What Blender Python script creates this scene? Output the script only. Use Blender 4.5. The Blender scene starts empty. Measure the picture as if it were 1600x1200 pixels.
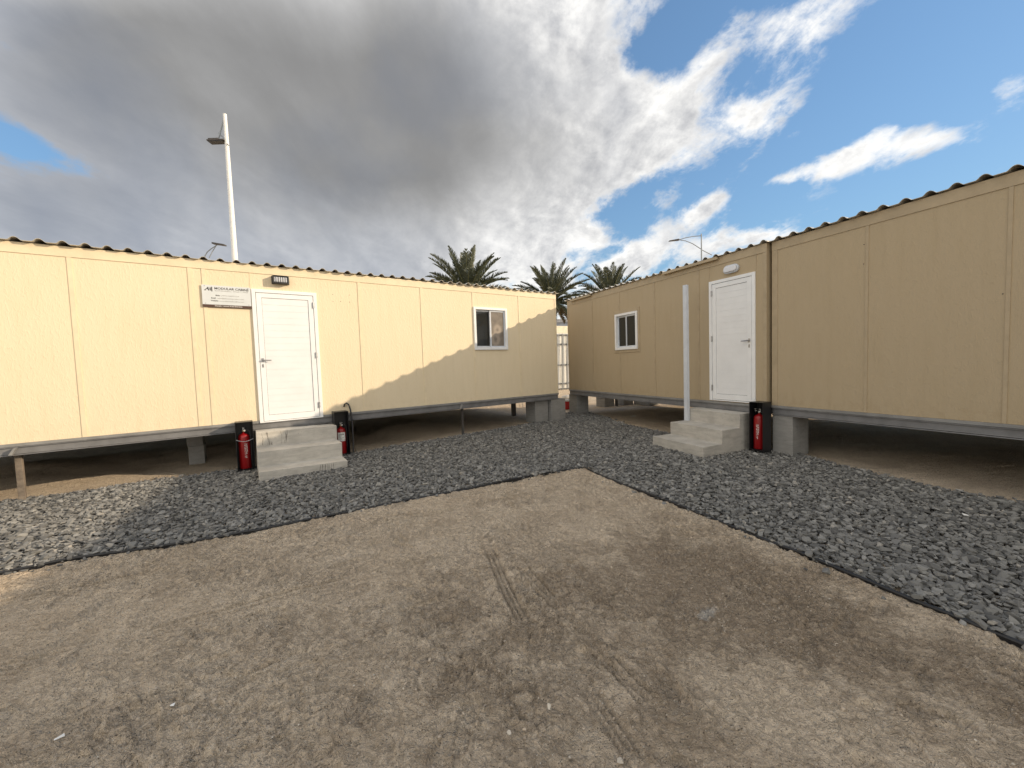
import bpy, bmesh, math, random
import numpy as np
from mathutils import Matrix, Vector
R_ = math.radians
S = bpy.context.scene
COL = S.collection

# ------------------------------------------------------------------ camera
cam_d = bpy.data.cameras.new('camera'); cam = bpy.data.objects.new('camera', cam_d); COL.objects.link(cam)
p_, r_ = R_(-2.95), R_(1.95)
f = Vector((0, math.cos(p_), math.sin(p_))); rr = Vector((1, 0, 0)); uu = rr.cross(f)
cr = rr*math.cos(r_) - uu*math.sin(r_); cu = uu*math.cos(r_) + rr*math.sin(r_)
CAMZ = 1.52
cam.matrix_world = Matrix(((cr.x, cu.x, -f.x, 0), (cr.y, cu.y, -f.y, 0), (cr.z, cu.z, -f.z, CAMZ), (0, 0, 0, 1)))
cam_d.sensor_width = 36; cam_d.lens = 610/1600*36; cam_d.clip_start = .05; cam_d.clip_end = 3000
S.camera = cam
S.view_settings.view_transform = 'Standard'; S.view_settings.look = 'None'
S.view_settings.gamma = 1; S.view_settings.use_curve_mapping = False
S.view_settings.exposure = 0.5
try:
    S.cycles.max_bounces = 6; S.cycles.diffuse_bounces = 3; S.cycles.caustics_reflective = False
except Exception: pass

# ------------------------------------------------------------------ node expressions
class X:
    """thin wrapper: arithmetic on node sockets"""
    def __init__(s, nt, v): s.nt = nt; s.v = v
    def _m(s, op, *a):
        n = s.nt.nodes.new('ShaderNodeMath'); n.operation = op
        for i, q in enumerate((s,)+a):
            if isinstance(q, X):
                if isinstance(q.v, (int, float)): n.inputs[i].default_value = q.v
                else: s.nt.links.new(q.v, n.inputs[i])
            else: n.inputs[i].default_value = q
        return X(s.nt, n.outputs[0])
    def __add__(s, o): return s._m('ADD', o)
    def __radd__(s, o): return s._m('ADD', o)
    def __sub__(s, o): return s._m('SUBTRACT', o)
    def __rsub__(s, o): return X(s.nt, float(o))._m('SUBTRACT', s)
    def __mul__(s, o): return s._m('MULTIPLY', o)
    def __rmul__(s, o): return s._m('MULTIPLY', o)
    def __truediv__(s, o): return s._m('DIVIDE', o)
    def __pow__(s, o): return s._m('POWER', o)
    def exp(s): return X(s.nt, math.e)._m('POWER', s)
    def max(s, o): return s._m('MAXIMUM', o)
    def min(s, o): return s._m('MINIMUM', o)
    def gt(s, o): return s._m('GREATER_THAN', o)
    def abs(s): return s._m('ABSOLUTE')
    def smooth(s, a, b, x0=0., x1=1.):
        n = s.nt.nodes.new('ShaderNodeMapRange'); n.interpolation_type = 'SMOOTHSTEP'
        s.nt.links.new(s.v, n.inputs[0])
        for i, q in enumerate((a, b, x0, x1)): n.inputs[i+1].default_value = q
        return X(s.nt, n.outputs[0])
def mixc(nt, fac, a, b):
    n = nt.nodes.new('ShaderNodeMix'); n.data_type = 'RGBA'
    for q, i in ((fac, 0), (a, 6), (b, 7)):
        if isinstance(q, X): q = q.v
        if isinstance(q, bpy.types.NodeSocket): nt.links.new(q, n.inputs[i])
        else: n.inputs[i].default_value = q if i == 0 else (tuple(q)+(1,))[:4]
    return n.outputs[2]
def noise(nt, vec, scale, detail=4, rough=.55, dist=0., out=0, lac=2.):
    n = nt.nodes.new('ShaderNodeTexNoise'); nt.links.new(vec, n.inputs['Vector'])
    n.inputs['Scale'].default_value = scale; n.inputs['Detail'].default_value = detail
    n.inputs['Roughness'].default_value = rough; n.inputs['Distortion'].default_value = dist
    n.inputs['Lacunarity'].default_value = lac
    return X(nt, n.outputs[out])
def mapping(nt, vec, sc=(1, 1, 1), rot=(0, 0, 0), loc=(0, 0, 0)):
    n = nt.nodes.new('ShaderNodeMapping'); nt.links.new(vec, n.inputs[0])
    n.inputs['Scale'].default_value = sc; n.inputs['Rotation'].default_value = rot; n.inputs['Location'].default_value = loc
    return n.outputs[0]
def sep(nt, vec):
    n = nt.nodes.new('ShaderNodeSeparateXYZ'); nt.links.new(vec, n.inputs[0])
    return [X(nt, o) for o in n.outputs]
def comb(nt, x, y, z):
    n = nt.nodes.new('ShaderNodeCombineXYZ')
    for i, q in enumerate((x, y, z)):
        if isinstance(q, X): nt.links.new(q.v, n.inputs[i])
        else: n.inputs[i].default_value = q
    return n.outputs[0]

# ------------------------------------------------------------------ sun and sky
SUN_AZ, SUN_EL = -1.0, 19.5           # azimuth from +X towards +Y, elevation (degrees)
sd = Vector((math.cos(R_(SUN_EL))*math.cos(R_(SUN_AZ)), math.cos(R_(SUN_EL))*math.sin(R_(SUN_AZ)), math.sin(R_(SUN_EL))))
sl = bpy.data.lights.new('sun', 'SUN'); sun = bpy.data.objects.new('sun', sl); COL.objects.link(sun)
sl.energy = 3.2; sl.angle = R_(.5); sl.color = (1, .82, .60)
sun.rotation_euler = sd.to_track_quat('Z', 'Y').to_euler()

W = bpy.data.worlds.new('World'); S.world = W; W.use_nodes = True
nt = W.node_tree; nt.nodes.clear()
wo = nt.nodes.new('ShaderNodeOutputWorld'); bg = nt.nodes.new('ShaderNodeBackground'); nt.links.new(bg.outputs[0], wo.inputs[0])
tc = nt.nodes.new('ShaderNodeTexCoord'); gen = tc.outputs['Generated']
sky = nt.nodes.new('ShaderNodeTexSky'); sky.sky_type = 'NISHITA'; sky.sun_disc = False
sky.sun_elevation = R_(SUN_EL); sky.sun_rotation = R_(90-SUN_AZ)
sky.air_density = 1.0; sky.dust_density = .15; sky.ozone_density = 3.0
SKYK = .15
dx, dy, dz = sep(nt, gen)
dyp = dy.max(.05)
u = dx/dyp; v = dz/dyp
# turbulence on the plane of the cloud layer
pl = dz.max(.0)+.16
pv = comb(nt, dx/pl, dy/pl, 0)
ROT = dict(sc=(1, .50, 1), rot=(0, 0, R_(35)))
pvr = mapping(nt, pv, **ROT)
st = lambda n, a=.30, b=.70: n.smooth(a, b)
nA = st(noise(nt, pvr, 1.3, 8, .58, .6), .32, .68)
nB = st(noise(nt, pvr, 3.6, 10, .62, .3))
sh = comb(nt, dx/pl+.05, dy/pl-.01, 0)                    # the same field a step towards the sun: relief on the billows
nB2 = st(noise(nt, mapping(nt, sh, **ROT), 3.6, 10, .62, .3))
gsc = mapping(nt, gen, sc=(1, 1, 1.5), rot=(0, R_(-22), 0))
nC = st(noise(nt, gsc, 9, 10, .64, .15)); 
gs2 = mapping(nt, gen, sc=(1, 1, 1.5), rot=(0, R_(-22), 0), loc=(.016, 0, .012))
nC2 = st(noise(nt, gs2, 9, 10, .64, .15))
nD = st(noise(nt, gen, 2.6, 5, .5, .2))
w1 = noise(nt, gen, 3.2, 6, .6, .0); w2 = noise(nt, mapping(nt, gen, loc=(3.1, 7.7, 1.3)), 3.2, 6, .6, .0)
uw = u+(w1-.5)*.20; vw = v+(w2-.5)*.18
def blobs(lst):
    tot = None
    for (cx, cy, rx, ry, a, w) in lst:
        ca, sa = math.cos(R_(a)), math.sin(R_(a))
        du = uw-cx; dv = vw-cy
        p = (du*ca+dv*sa)*(1/rx); q = (dv*ca-du*sa)*(1/ry)
        g = (((p*p+q*q)*-1.0).exp())*w
        tot = g if tot is None else tot+g
    return tot
CL = [(-0.713, 0.746, 0.98, 0.40, -1.9, 1.6), (-0.367, 0.442, 0.576, 0.234, -1.9, 1.2), (0.06, 0.80, 0.20, 0.28, -1.9, 1.1),
 (0.26, 0.56, 0.20, 0.11, 12.7, .95), (0.085, 0.395, 0.12, 0.173, 17.7, 0.8), (-1.123, 0.404, 0.412, 0.111, -11.8, 0.6),
 (-0.35, 0.26, 0.55, 0.13, -3, 1.0), (-1.2, .3, .4, .15, 0, .5), (0.83, 0.475, 0.09, 0.05, 19.8, 0.75), (.95, .53, .07, .04, 25, .5), (0.697, 0.449, 0.06, 0.026, 12.8, 0.65), (1.06, 0.50, 0.17, 0.035, 12.9, 0.58),
 (0.496, 0.365, 0.075, 0.035, 19.9, 0.85), (0.334, 0.25, 0.11, 0.04, 9.9, 0.95), (0.61, 0.285, 0.11, 0.038, 8, 0.9),
 (0.51, 0.76, 0.05, 0.15, -35, 0.34), (0.66, 0.80, 0.05, 0.13, -48, 0.38), (0.80, 0.84, 0.20, 0.06, 35, 0.42), (1.275, 0.653, 0.10, 0.05, 22.9, 0.62),
 (0.578, 0.573, 0.16, 0.055, 22.7, 0.5), (-1.25, 0.62, 0.17, 0.08, -32, -.85), (-1.0, .50, .25, .06, -25, -.4), (0.131, 0.522, 0.08, 0.03, 17.6, -0.45),
 (0.40, 0.74, 0.09, 0.10, -10, -0.45), (-1.083, 0.316, 0.319, 0.056, -9.9, -0.45), (0.046, 0.591, 0.094, 0.03, 37, -0.25), (.26, .39, .13, .06, 15, -.75), (.22, .24, .08, .08, 0, -.5), (.42, .47, .10, .035, 20, -.3)]
DK = [(-0.60, 0.68, 0.85, 0.34, -6.7, .95), (-0.22, 0.515, 0.398, 0.171, -1.9, 0.45), (-0.974, 0.83, 0.407, 0.18, -1.9, 0.45), (-.20, .78, .22, .30, -10, .35), (-1.167, 0.453, 0.41, 0.174, -11.8, 0.4)]
body = blobs(CL).min(1.45)
den = body + (nB-.5)*.55 + (nA-.5)*.15 + (nC-.5)*.50
mask = den.smooth(.36, .92)
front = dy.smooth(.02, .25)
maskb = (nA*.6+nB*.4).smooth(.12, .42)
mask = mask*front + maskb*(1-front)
dark = blobs(DK).min(1.1)
shade = (dark*.84 + (nD-.5)*.12 + (nB-.5)*.10+ (nA-.5)*.10).smooth(.05, 1.10)
shade = shade*front + (1-front)*.15
calm = (1-shade*1.1).max(0)*u.smooth(-.45, .25, .25, .8)
relief = ((nB-nB2)*.7+(nC-nC2)*.8)*calm
c_white = (.80, .785, .755); c_mid = (.385, .39, .41); c_dark = (.192, .187, .18); c_blue = (.13, .16, .225)
ccol = mixc(nt, (body.smooth(.7, 1.4)*.4+.08+relief*1.0).max(0).min(1), c_white, c_mid)
ccol = mixc(nt, (shade+relief*.22).max(0).min(1), ccol, c_dark)
bl = ((u*-1.0-v*1.2).smooth(-.35, .7)*.75+(nD-.5)*.5).max(0).min(1)*front
ccol = mixc(nt, bl, ccol, c_blue)
ccol = mixc(nt, 1-front, ccol, mixc(nt, (nB*.6+relief).max(0).min(1), (1.02, .96, .86), (.70, .66, .60)))   # unseen bright warm cloud, added behind the camera to lift the ambient light
# cloud colours are display-referred: undo the background strength
vm = nt.nodes.new('ShaderNodeVectorMath'); vm.operation = 'SCALE'; nt.links.new(ccol, vm.inputs[0]); vm.inputs[3].default_value = 1/SKYK
# soften the very bright horizon band of the sky model
slum = sep(nt, sky.outputs[0]); lum = slum[0]*.3+slum[1]*.5+slum[2]*.2
kk = X(nt, 1.6)/(lum*.30+1.0)
skt = nt.nodes.new('ShaderNodeVectorMath'); skt.operation = 'SCALE'; nt.links.new(sky.outputs[0], skt.inputs[0]); nt.links.new(kk.v, skt.inputs[3])
sk2 = nt.nodes.new('ShaderNodeVectorMath'); sk2.operation = 'MULTIPLY'; nt.links.new(skt.outputs[0], sk2.inputs[0]); sk2.inputs[1].default_value = (.86, .90, .86); skt = sk2
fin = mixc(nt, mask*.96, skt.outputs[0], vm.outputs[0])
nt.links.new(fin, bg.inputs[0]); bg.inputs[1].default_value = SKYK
W.cycles.sampling_method = 'MANUAL'; W.cycles.sample_map_resolution = 512

# ------------------------------------------------------------------ materials
MATS = {}
def new_mat(name):
    m = bpy.data.materials.new(name); m.use_nodes = True; nt = m.node_tree
    b = nt.nodes['Principled BSDF']; MATS[name] = m
    t = nt.nodes.new('ShaderNodeTexCoord')
    return m, nt, b, t.outputs['Object']
def bump(nt, b, h, strength=.3, dist=.01):
    n = nt.nodes.new('ShaderNodeBump'); n.inputs['Strength'].default_value = strength; n.inputs['Distance'].default_value = dist
    nt.links.new(h.v, n.inputs['Height']); nt.links.new(n.outputs[0], b.inputs['Normal'])
def simple(name, col, rough=.6, metal=0, var=.12, scale=6, bumpk=0, bscale=60, col2=None):
    m, nt, b, oc = new_mat(name)
    n = noise(nt, oc, scale, 5, .6)
    c2 = col2 or tuple(c*(1-var*2.2) for c in col)
    nt.links.new(mixc(nt, n.smooth(.3, .75), col, c2), b.inputs['Base Color'])
    b.inputs['Roughness'].default_value = rough; b.inputs['Metallic'].default_value = metal
    if bumpk: bump(nt, b, noise(nt, oc, bscale, 3, .6), bumpk, .004)
    return m

def m_wall(name, col, dirty):
    m, nt, b, oc = new_mat(name)
    big = noise(nt, oc, .8, 4, .55)
    st = noise(nt, mapping(nt, oc, sc=(7, 7, .9)), 1.6, 5, .6)
    sp = noise(nt, oc, 55, 2, .5)
    k = big*.5+st*.5
    c = mixc(nt, k.smooth(.38, .68), col, tuple(q*f for q, f in zip(col, (.96, .955, .93))))
    x, y, z = sep(nt, oc)
    dz_ = z.smooth(.75, 1.15, 1, 0)*st.smooth(.45, .7)*dirty
    rain = noise(nt, mapping(nt, oc, sc=(5, 5, .35)), 2.2, 5, .65).smooth(.52, .74)*dirty*.5
    c = mixc(nt, rain, c, tuple(q*f for q, f in zip(col, (.80, .78, .74))))
    splash = z.smooth(.76, 1.02, 1, 0)*noise(nt, oc, 9, 5, .7).smooth(.44, .62)*dirty*.7
    c = mixc(nt, splash, c, tuple(q*f for q, f in zip(col, (.80, .76, .70))))
    spots = noise(nt, oc, 34, 1, .4).smooth(.74, .78)*.25
    c = mixc(nt, spots, c, (.42, .33, .2))
    nt.links.new(c, b.inputs['Base Color']); b.inputs['Roughness'].default_value = .75
    h = noise(nt, mapping(nt, oc, sc=(1, 1, .22)), 95, 3, .65)*.6 + noise(nt, mapping(nt, oc, sc=(1, 1, .45)), 34, 3, .6, .4).smooth(.45, .8)*.9
    bump(nt, b, h, .55, .004)
    return m
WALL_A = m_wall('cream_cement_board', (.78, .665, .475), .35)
WALL_B = m_wall('cream_cement_board_darker', (.44, .352, .232), .5)  # darker, browner cream for the two right-hand cabins
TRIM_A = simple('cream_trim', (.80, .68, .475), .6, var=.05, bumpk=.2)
TRIM_B = simple('cream_trim_darker', (.45, .36, .238), .65, var=.07, bumpk=.25)  # trim in the same darker cream
BEAM = simple('grey_beam_paint', (.20, .20, .205), .55, var=.14, scale=5, bumpk=.15, bscale=30)
BEAMT = simple('grey_skid_paint', (.27, .268, .262), .5, var=.12, scale=5, bumpk=.15, bscale=30)
ROOF = simple('corrugated_sheet', (.62, .59, .53), .45, metal=.2, var=.12, scale=4)
ROOFD = simple('corrugated_sheet_dark', (.10, .10, .105), .6, var=.2, scale=4)
WHITE = simple('white_powder_coat', (.83, .84, .85), .35, var=.03)
WHITED = simple('white_door_plank', (.81, .82, .83), .4, var=.03, scale=3)
RUBBER = simple('dark_gasket', (.03, .03, .03), .7)
STEEL = simple('brushed_steel', (.45, .45, .46), .35, metal=.9, var=.1)
DSTEEL = simple('dark_steel', (.10, .09, .085), .6, metal=.3, var=.2)
BLACK = simple('black_sheet_metal', (.012, .012, .014), .38, var=.1)
BLACKP = simple('black_plastic', (.02, .02, .022), .45)
RED = simple('red_enamel', (.26, .005, .007), .28, var=.06)
LABEL = simple('white_label', (.75, .75, .72), .5, var=.05)
INK = simple('dark_ink', (.035, .03, .03), .6)
INKG = simple('grey_ink', (.22, .20, .19), .6)
BROWN = simple('brown_band', (.09, .045, .03), .5)
SIGNW = simple('sign_white', (.66, .69, .70), .4, var=.04)
BRASS = simple('brass_valve', (.55, .42, .25), .4, metal=.8)
DARKIN = simple('dark_interior', (.05, .045, .04), .9)
INTW = simple('interior_board', (.35, .33, .30), .8)
LENS = simple('frosted_lens', (.75, .76, .80), .25, var=.03)
ALU = simple('white_aluminium', (.62, .66, .72), .35, var=.05)
WOOD = simple('weathered_post', (.22, .18, .14), .85, var=.25, scale=14, bumpk=.6, bscale=40)
POLE = simple('white_pole_paint', (.80, .80, .78), .4, var=.05)
GALV = simple('galvanised_grey', (.30, .33, .36), .5, metal=.3, var=.1)
EDGE = simple('black_edging_rubber', (.018, .019, .022), .5, var=.2, bumpk=.3, bscale=25)
FENCEM = simple('white_hoarding_sheet', (.78, .77, .72), .5, var=.06)
FENCEB = simple('fence_frame_steel', (.22, .23, .24), .6, var=.1)
HOUSE = simple('grey_blue_render', (.34, .38, .45), .8, var=.15, scale=1)
PAPER = simple('white_paper', (.8, .8, .78), .7, var=.05)
REDP = simple('red_plastic', (.55, .03, .03), .4)
BAGM = simple('pale_sack', (.55, .53, .48), .8, var=.15)

def m_glass(name, rough=.03, dirt=0.):
    m, nt, b, oc = new_mat(name)
    b.inputs['Base Color'].default_value = (.02, .022, .022, 1); b.inputs['Roughness'].default_value = rough
    if dirt:
        x, y, z = sep(nt, oc)
        d = None
        n = noise(nt, oc, 9, 4, .6)
        for (cx, cz, r0) in ((-1.74, 2.29, .075), (-1.80, 2.08, .10)):
            a = x-cx; c = z-cz
            r = (a*a*1.4+c*c)._m('SQRT')+(n-.5)*.05
            ring = (((r-r0)*(1/.05))*((r-r0)*(1/.05))*-1.0).exp()
            d = ring if d is None else d+ring
        film = (n.smooth(.3, .8)*.25+.42+d*.5).min(.95)
        nt.links.new(mixc(nt, film, (.03, .03, .03), (.36, .31, .26)), b.inputs['Base Color'])
        b.inputs['Roughness'].default_value = .25
    return m
GLASS = m_glass('dark_window_glass')
GLASSD = m_glass('dusty_window_glass', dirt=1)

def m_concrete(name, col, stains=()):
    m, nt, b, oc = new_mat(name)
    n1 = noise(nt, oc, 3.5, 6, .65); n2 = noise(nt, oc, 40, 4, .6); n3 = noise(nt, mapping(nt, oc, sc=(1, 1, 5)), 4, 4, .6, .5)
    k = (n1*.5+n3*.5).smooth(.36, .66)
    c = mixc(nt, k, col, tuple(q*.74 for q in col))
    c = mixc(nt, n2.smooth(.55, .8)*.35, c, tuple(q*.6 for q in col))
    pit = noise(nt, oc, 75, 1, .4).smooth(.70, .74)
    c = mixc(nt, pit*.6, c, tuple(q*.4 for q in col))
    x, y, z = sep(nt, oc)
    for (x0, x1, z0, z1, sc_, sd_, th) in stains:     # paint-water drips
        w = noise(nt, comb(nt, x*sc_+(n1-.5)*1.6, z*1.2, sd_), 1.0, 2, .4)
        line = (w-.5).abs().smooth(0, th, 1, 0)
        zone = x.smooth(x0, x0+.05)*x.smooth(x1-.05, x1, 1, 0)*z.smooth(z0, z0+.03)*z.smooth(z1-.02, z1+.01, 1, 0)
        c = mixc(nt, line*zone*.8, c, (.05, .04, .03))
    nt.links.new(c, b.inputs['Base Color']); b.inputs['Roughness'].default_value = .85
    bump(nt, b, n2*.6+n1*.8-pit*.6, .35, .006)
    return m
CONC = m_concrete('cast_concrete', (.50, .475, .43))
CONCL = m_concrete('cast_concrete_stained', (.56, .53, .475), ((.02, .46, .385, .60, 16, 3.3, .035), (.72, .98, .03, .15, 30, 8.1, .05)))
CONCB = m_concrete('concrete_block', (.30, .293, .28))

def m_sand():
    m, nt, b, oc = new_mat('sand_ground')
    big = noise(nt, oc, .42, 5, .55, .4); mid = noise(nt, oc, 2.2, 6, .62, .5); fine = noise(nt, oc, 26, 4, .65); grit = noise(nt, oc, 150, 3, .7)
    mott = noise(nt, mapping(nt, oc, loc=(5, 2, 0)), 7.0, 5, .6, .8)
    x, y, z = sep(nt, oc)
    c = mixc(nt, mid.smooth(.38, .64), (.84, .70, .535), (.73, .595, .445))
    # damp, trodden patches in the yard
    def patch(cx, cy, rx, ry, a):
        p = ((x-cx)*math.cos(a)+(y-cy)*math.sin(a))*(1/rx); q = ((y-cy)*math.cos(a)-(x-cx)*math.sin(a))*(1/ry)
        return ((p*p+q*q)*-1.0).exp()
    dk = patch(.25, 2.4, 1.3, .55, .1)*.8+patch(1.25, 2.75, .9, .7, -.9)*1.15+patch(.3, 1.6, 1.1, .45, .1)*.7+patch(-1.0, 2.2, .8, .5, .2)*.4+patch(2.1, 1.7, 1.2, .5, -1.1)*.9
    crumb = noise(nt, oc, 13, 5, .7, .6)
    dk = (dk*.62+(big-.5)*1.0+(mid-.5)*1.5+(mott-.5)*1.4+(crumb-.5)*1.1-(y-2.9).max(0)*.10-(x*-1.0-1.4).max(0)*.08).smooth(.12, .85)
    c = mixc(nt, dk*.85, c, (.40, .315, .23))
    pale = (big*.4+mott*.6+patch(.6, 4.6, 1.4, .5, .4)*.06+(crumb-.5)*.25).smooth(.52, .64)
    c = mixc(nt, pale*.55, c, (.80, .67, .52))
    chalk = (patch(1.12, 2.25, .10, .06, .6)+(mott-.5)*1.0+(crumb-.5)*.8).smooth(.5, .95)
    c = mixc(nt, chalk*.7, c, (.66, .64, .60))
    v = nt.nodes.new('ShaderNodeTexVoronoi'); nt.links.new(oc, v.inputs['Vector']); v.inputs['Scale'].default_value = 85
    cell = X(nt, v.outputs['Distance'])
    vc = sep(nt, v.outputs['Color'])[0]
    sharp = noise(nt, oc, 95, 3, .75).smooth(.42, .60)
    c = mixc(nt, sharp*.20, c, (.30, .235, .17))
    c = mixc(nt, fine.smooth(.56, .66)*.28, c, (.21, .16, .11))
    c = mixc(nt, vc.smooth(.80, .86)*cell.smooth(.30, .22)*.75, c, (.10, .08, .06))
    c = mixc(nt, vc.smooth(.20, .14)*cell.smooth(.30, .22)*.8, c, (.78, .70, .58))
    c = mixc(nt, grit.smooth(.60, .68)*.4, c, (.13, .10, .075))
    c = mixc(nt, noise(nt, oc, 210, 2, .6).smooth(.62, .70)*.6, c, (.80, .71, .58))
    nt.links.new(c, b.inputs['Base Color']); b.inputs['Roughness'].default_value = .95
    b.inputs['Specular IOR Level'].default_value = .1
    ridge = (noise(nt, oc, 16, 4, .6, .8)-.5).abs().smooth(.0, .05)
    bump(nt, b, fine*1.0+crumb*.6+grit*.3+ridge*.35+noise(nt, oc, 60, 4, .7)*.8, 1.0, .045)
    return m
SAND = m_sand()

def m_stone():
    m, nt, b, oc = new_mat('crushed_stone')
    a = nt.nodes.new('ShaderNodeAttribute'); a.attribute_name = 'tone'; t = X(nt, a.outputs['Fac'])
    n = noise(nt, oc, 45, 4, .6)
    c = mixc(nt, t, (.075, .075, .073), (.31, .305, .288))
    c = mixc(nt, t.smooth(.95, .99)*.35, c, (.40, .35, .28))
    c = mixc(nt, n.smooth(.4, .75)*.4, c, (.12, .12, .118))
    nt.links.new(c, b.inputs['Base Color']); b.inputs['Roughness'].default_value = .8
    bump(nt, b, n, .3, .003)
    return m
STONE = m_stone()
PEB = simple('sand_pebble', (.50, .42, .33), .85, var=.25, scale=20)
PEBL = simple('pale_pebble', (.60, .54, .45), .85, var=.15, scale=20)
def m_leaf():
    m, nt, b, oc = new_mat('palm_leaf')
    a = nt.nodes.new('ShaderNodeAttribute'); a.attribute_name = 'tone'; t = X(nt, a.outputs['Fac'])
    c = mixc(nt, t, (.055, .068, .042), (.15, .16, .10))
    c = mixc(nt, t.smooth(.90, .95), c, (.27, .20, .11))
    nt.links.new(c, b.inputs['Base Color']); b.inputs['Roughness'].default_value = .5
    return m
LEAF = m_leaf()
BARK = simple('palm_bark', (.17, .12, .08), .95, var=.3, scale=9, bumpk=.8, bscale=12)

# ------------------------------------------------------------------ mesh helpers
class MB:
    def __init__(s): s.v = []; s.f = []
    def add(s, vs, fs):
        o = len(s.v); s.v += [tuple(q) for q in vs]; s.f += [tuple(i+o for i in q) for q in fs]; return s
    def box(s, x0, x1, y0, y1, z0, z1):
        return s.add([(x0, y0, z0), (x1, y0, z0), (x1, y1, z0), (x0, y1, z0), (x0, y0, z1), (x1, y0, z1), (x1, y1, z1), (x0, y1, z1)],
                     [(0, 3, 2, 1), (4, 5, 6, 7), (0, 1, 5, 4), (1, 2, 6, 5), (2, 3, 7, 6), (3, 0, 4, 7)])
    def prism(s, pts, y0, y1):       # pts: (x, z) counter-clockwise seen from -Y
        n = len(pts)
        vs = [(x, y0, z) for x, z in pts]+[(x, y1, z) for x, z in pts]
        fs = [tuple(range(n)), tuple(range(2*n-1, n-1, -1))]+[(i, i+n, (i+1) % n+n, (i+1) % n) for i in range(n)]
        return s.add(vs, fs)
    def tube(s, pts, rad, n=10, caps=True):
        pts = [Vector(p) for p in pts]; rads = rad if isinstance(rad, (list, tuple)) else [rad]*len(pts)
        vs = []; fs = []; up = None
        for i, p in enumerate(pts):
            d = (pts[min(i+1, len(pts)-1)]-pts[max(i-1, 0)]).normalized()
            if up is None: up = Vector((0, 0, 1)) if abs(d.z) < .9 else Vector((1, 0, 0))
            a = d.cross(up).normalized(); b = a.cross(d).normalized(); up = b
            for k in range(n):
                t = 2*math.pi*k/n; vs.append(p+(a*math.cos(t)+b*math.sin(t))*rads[i])
        for i in range(len(pts)-1):
            for k in range(n):
                fs.append((i*n+k, i*n+(k+1) % n, (i+1)*n+(k+1) % n, (i+1)*n+k))
        if caps: fs += [tuple(range(n-1, -1, -1)), tuple(range((len(pts)-1)*n, len(pts)*n))]
        return s.add(vs, fs)
    def lathe(s, prof, c=(0, 0, 0), n=24):
        vs = []; fs = []
        for r, z in prof:
            for k in range(n):
                t = 2*math.pi*k/n; vs.append((c[0]+r*math.cos(t), c[1]+r*math.sin(t), c[2]+z))
        for i in range(len(prof)-1):
            for k in range(n): fs.append((i*n+k, i*n+(k+1) % n, (i+1)*n+(k+1) % n, (i+1)*n+k))
        fs += [tuple(range(n-1, -1, -1)), tuple(range((len(prof)-1)*n, len(prof)*n))]
        return s.add(vs, fs)
    def build(s, name, mat, parent=None, bevel=0, smooth=False, label=None, loc=None):
        me = bpy.data.meshes.new(name); me.from_pydata(s.v, [], s.f); me.update()
        if mat: me.materials.append(mat)
        if smooth:
            for p in me.polygons: p.use_smooth = True
            try: me.set_sharp_from_angle(angle=R_(40))
            except Exception: pass
        o = bpy.data.objects.new(name, me); COL.objects.link(o)
        if parent: o.parent = parent
        if loc: o.location = loc
        if bevel:
            m = o.modifiers.new('bevel', 'BEVEL'); m.width = bevel; m.segments = 2; m.limit_method = 'ANGLE'
        if label: o['label'] = label
        return o
def tag(o, label, cat, group=None, kind=None):
    if label: o['label'] = label
    if cat: o['category'] = cat
    if group: o['group'] = group
    if kind: o['kind'] = kind
    return o
def thing(name, label, cat, loc=(0, 0, 0), rz=0, group=None):
    o = bpy.data.objects.new(name, None); COL.objects.link(o); o.empty_display_size = .2
    o.location = loc; o.rotation_euler = (0, 0, rz)
    return tag(o, label, cat, group)
def struct(name, mb, mat): return tag(mb.build(name, mat), None, None, kind='structure')
def fastmesh(name, V, F, mat, tone=None, smooth=False):
    me = bpy.data.meshes.new(name); n = len(F); k = F.shape[1]
    me.vertices.add(len(V)); me.vertices.foreach_set('co', V.astype(np.float32).ravel())
    me.loops.add(n*k); me.loops.foreach_set('vertex_index', F.astype(np.int32).ravel())
    me.polygons.add(n); me.polygons.foreach_set('loop_start', np.arange(0, n*k, k, dtype=np.int32))
    me.polygons.foreach_set('loop_total', np.full(n, k, dtype=np.int32))
    me.polygons.foreach_set('use_smooth', np.full(n, smooth))
    me.update(calc_edges=True); me.materials.append(mat)
    if tone is not None:
        a = me.attributes.new('tone', 'FLOAT', 'POINT'); a.data.foreach_set('value', tone.astype(np.float32))
    o = bpy.data.objects.new(name, me); COL.objects.link(o)
    return o
rng = np.random.default_rng(7)

# ------------------------------------------------------------------ wall frames
AL, AR = R_(34.65), R_(-65.6)
OL = Vector((1.1512, 9.797, 0)); OR = Vector((1.627, 11.043, 0)); OR2 = Vector((3.996, 5.977, 0))
def wpt(o, a, x, y, z=0): return Vector((o.x+x*math.cos(a)-y*math.sin(a), o.y+x*math.sin(a)+y*math.cos(a), z))

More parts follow.
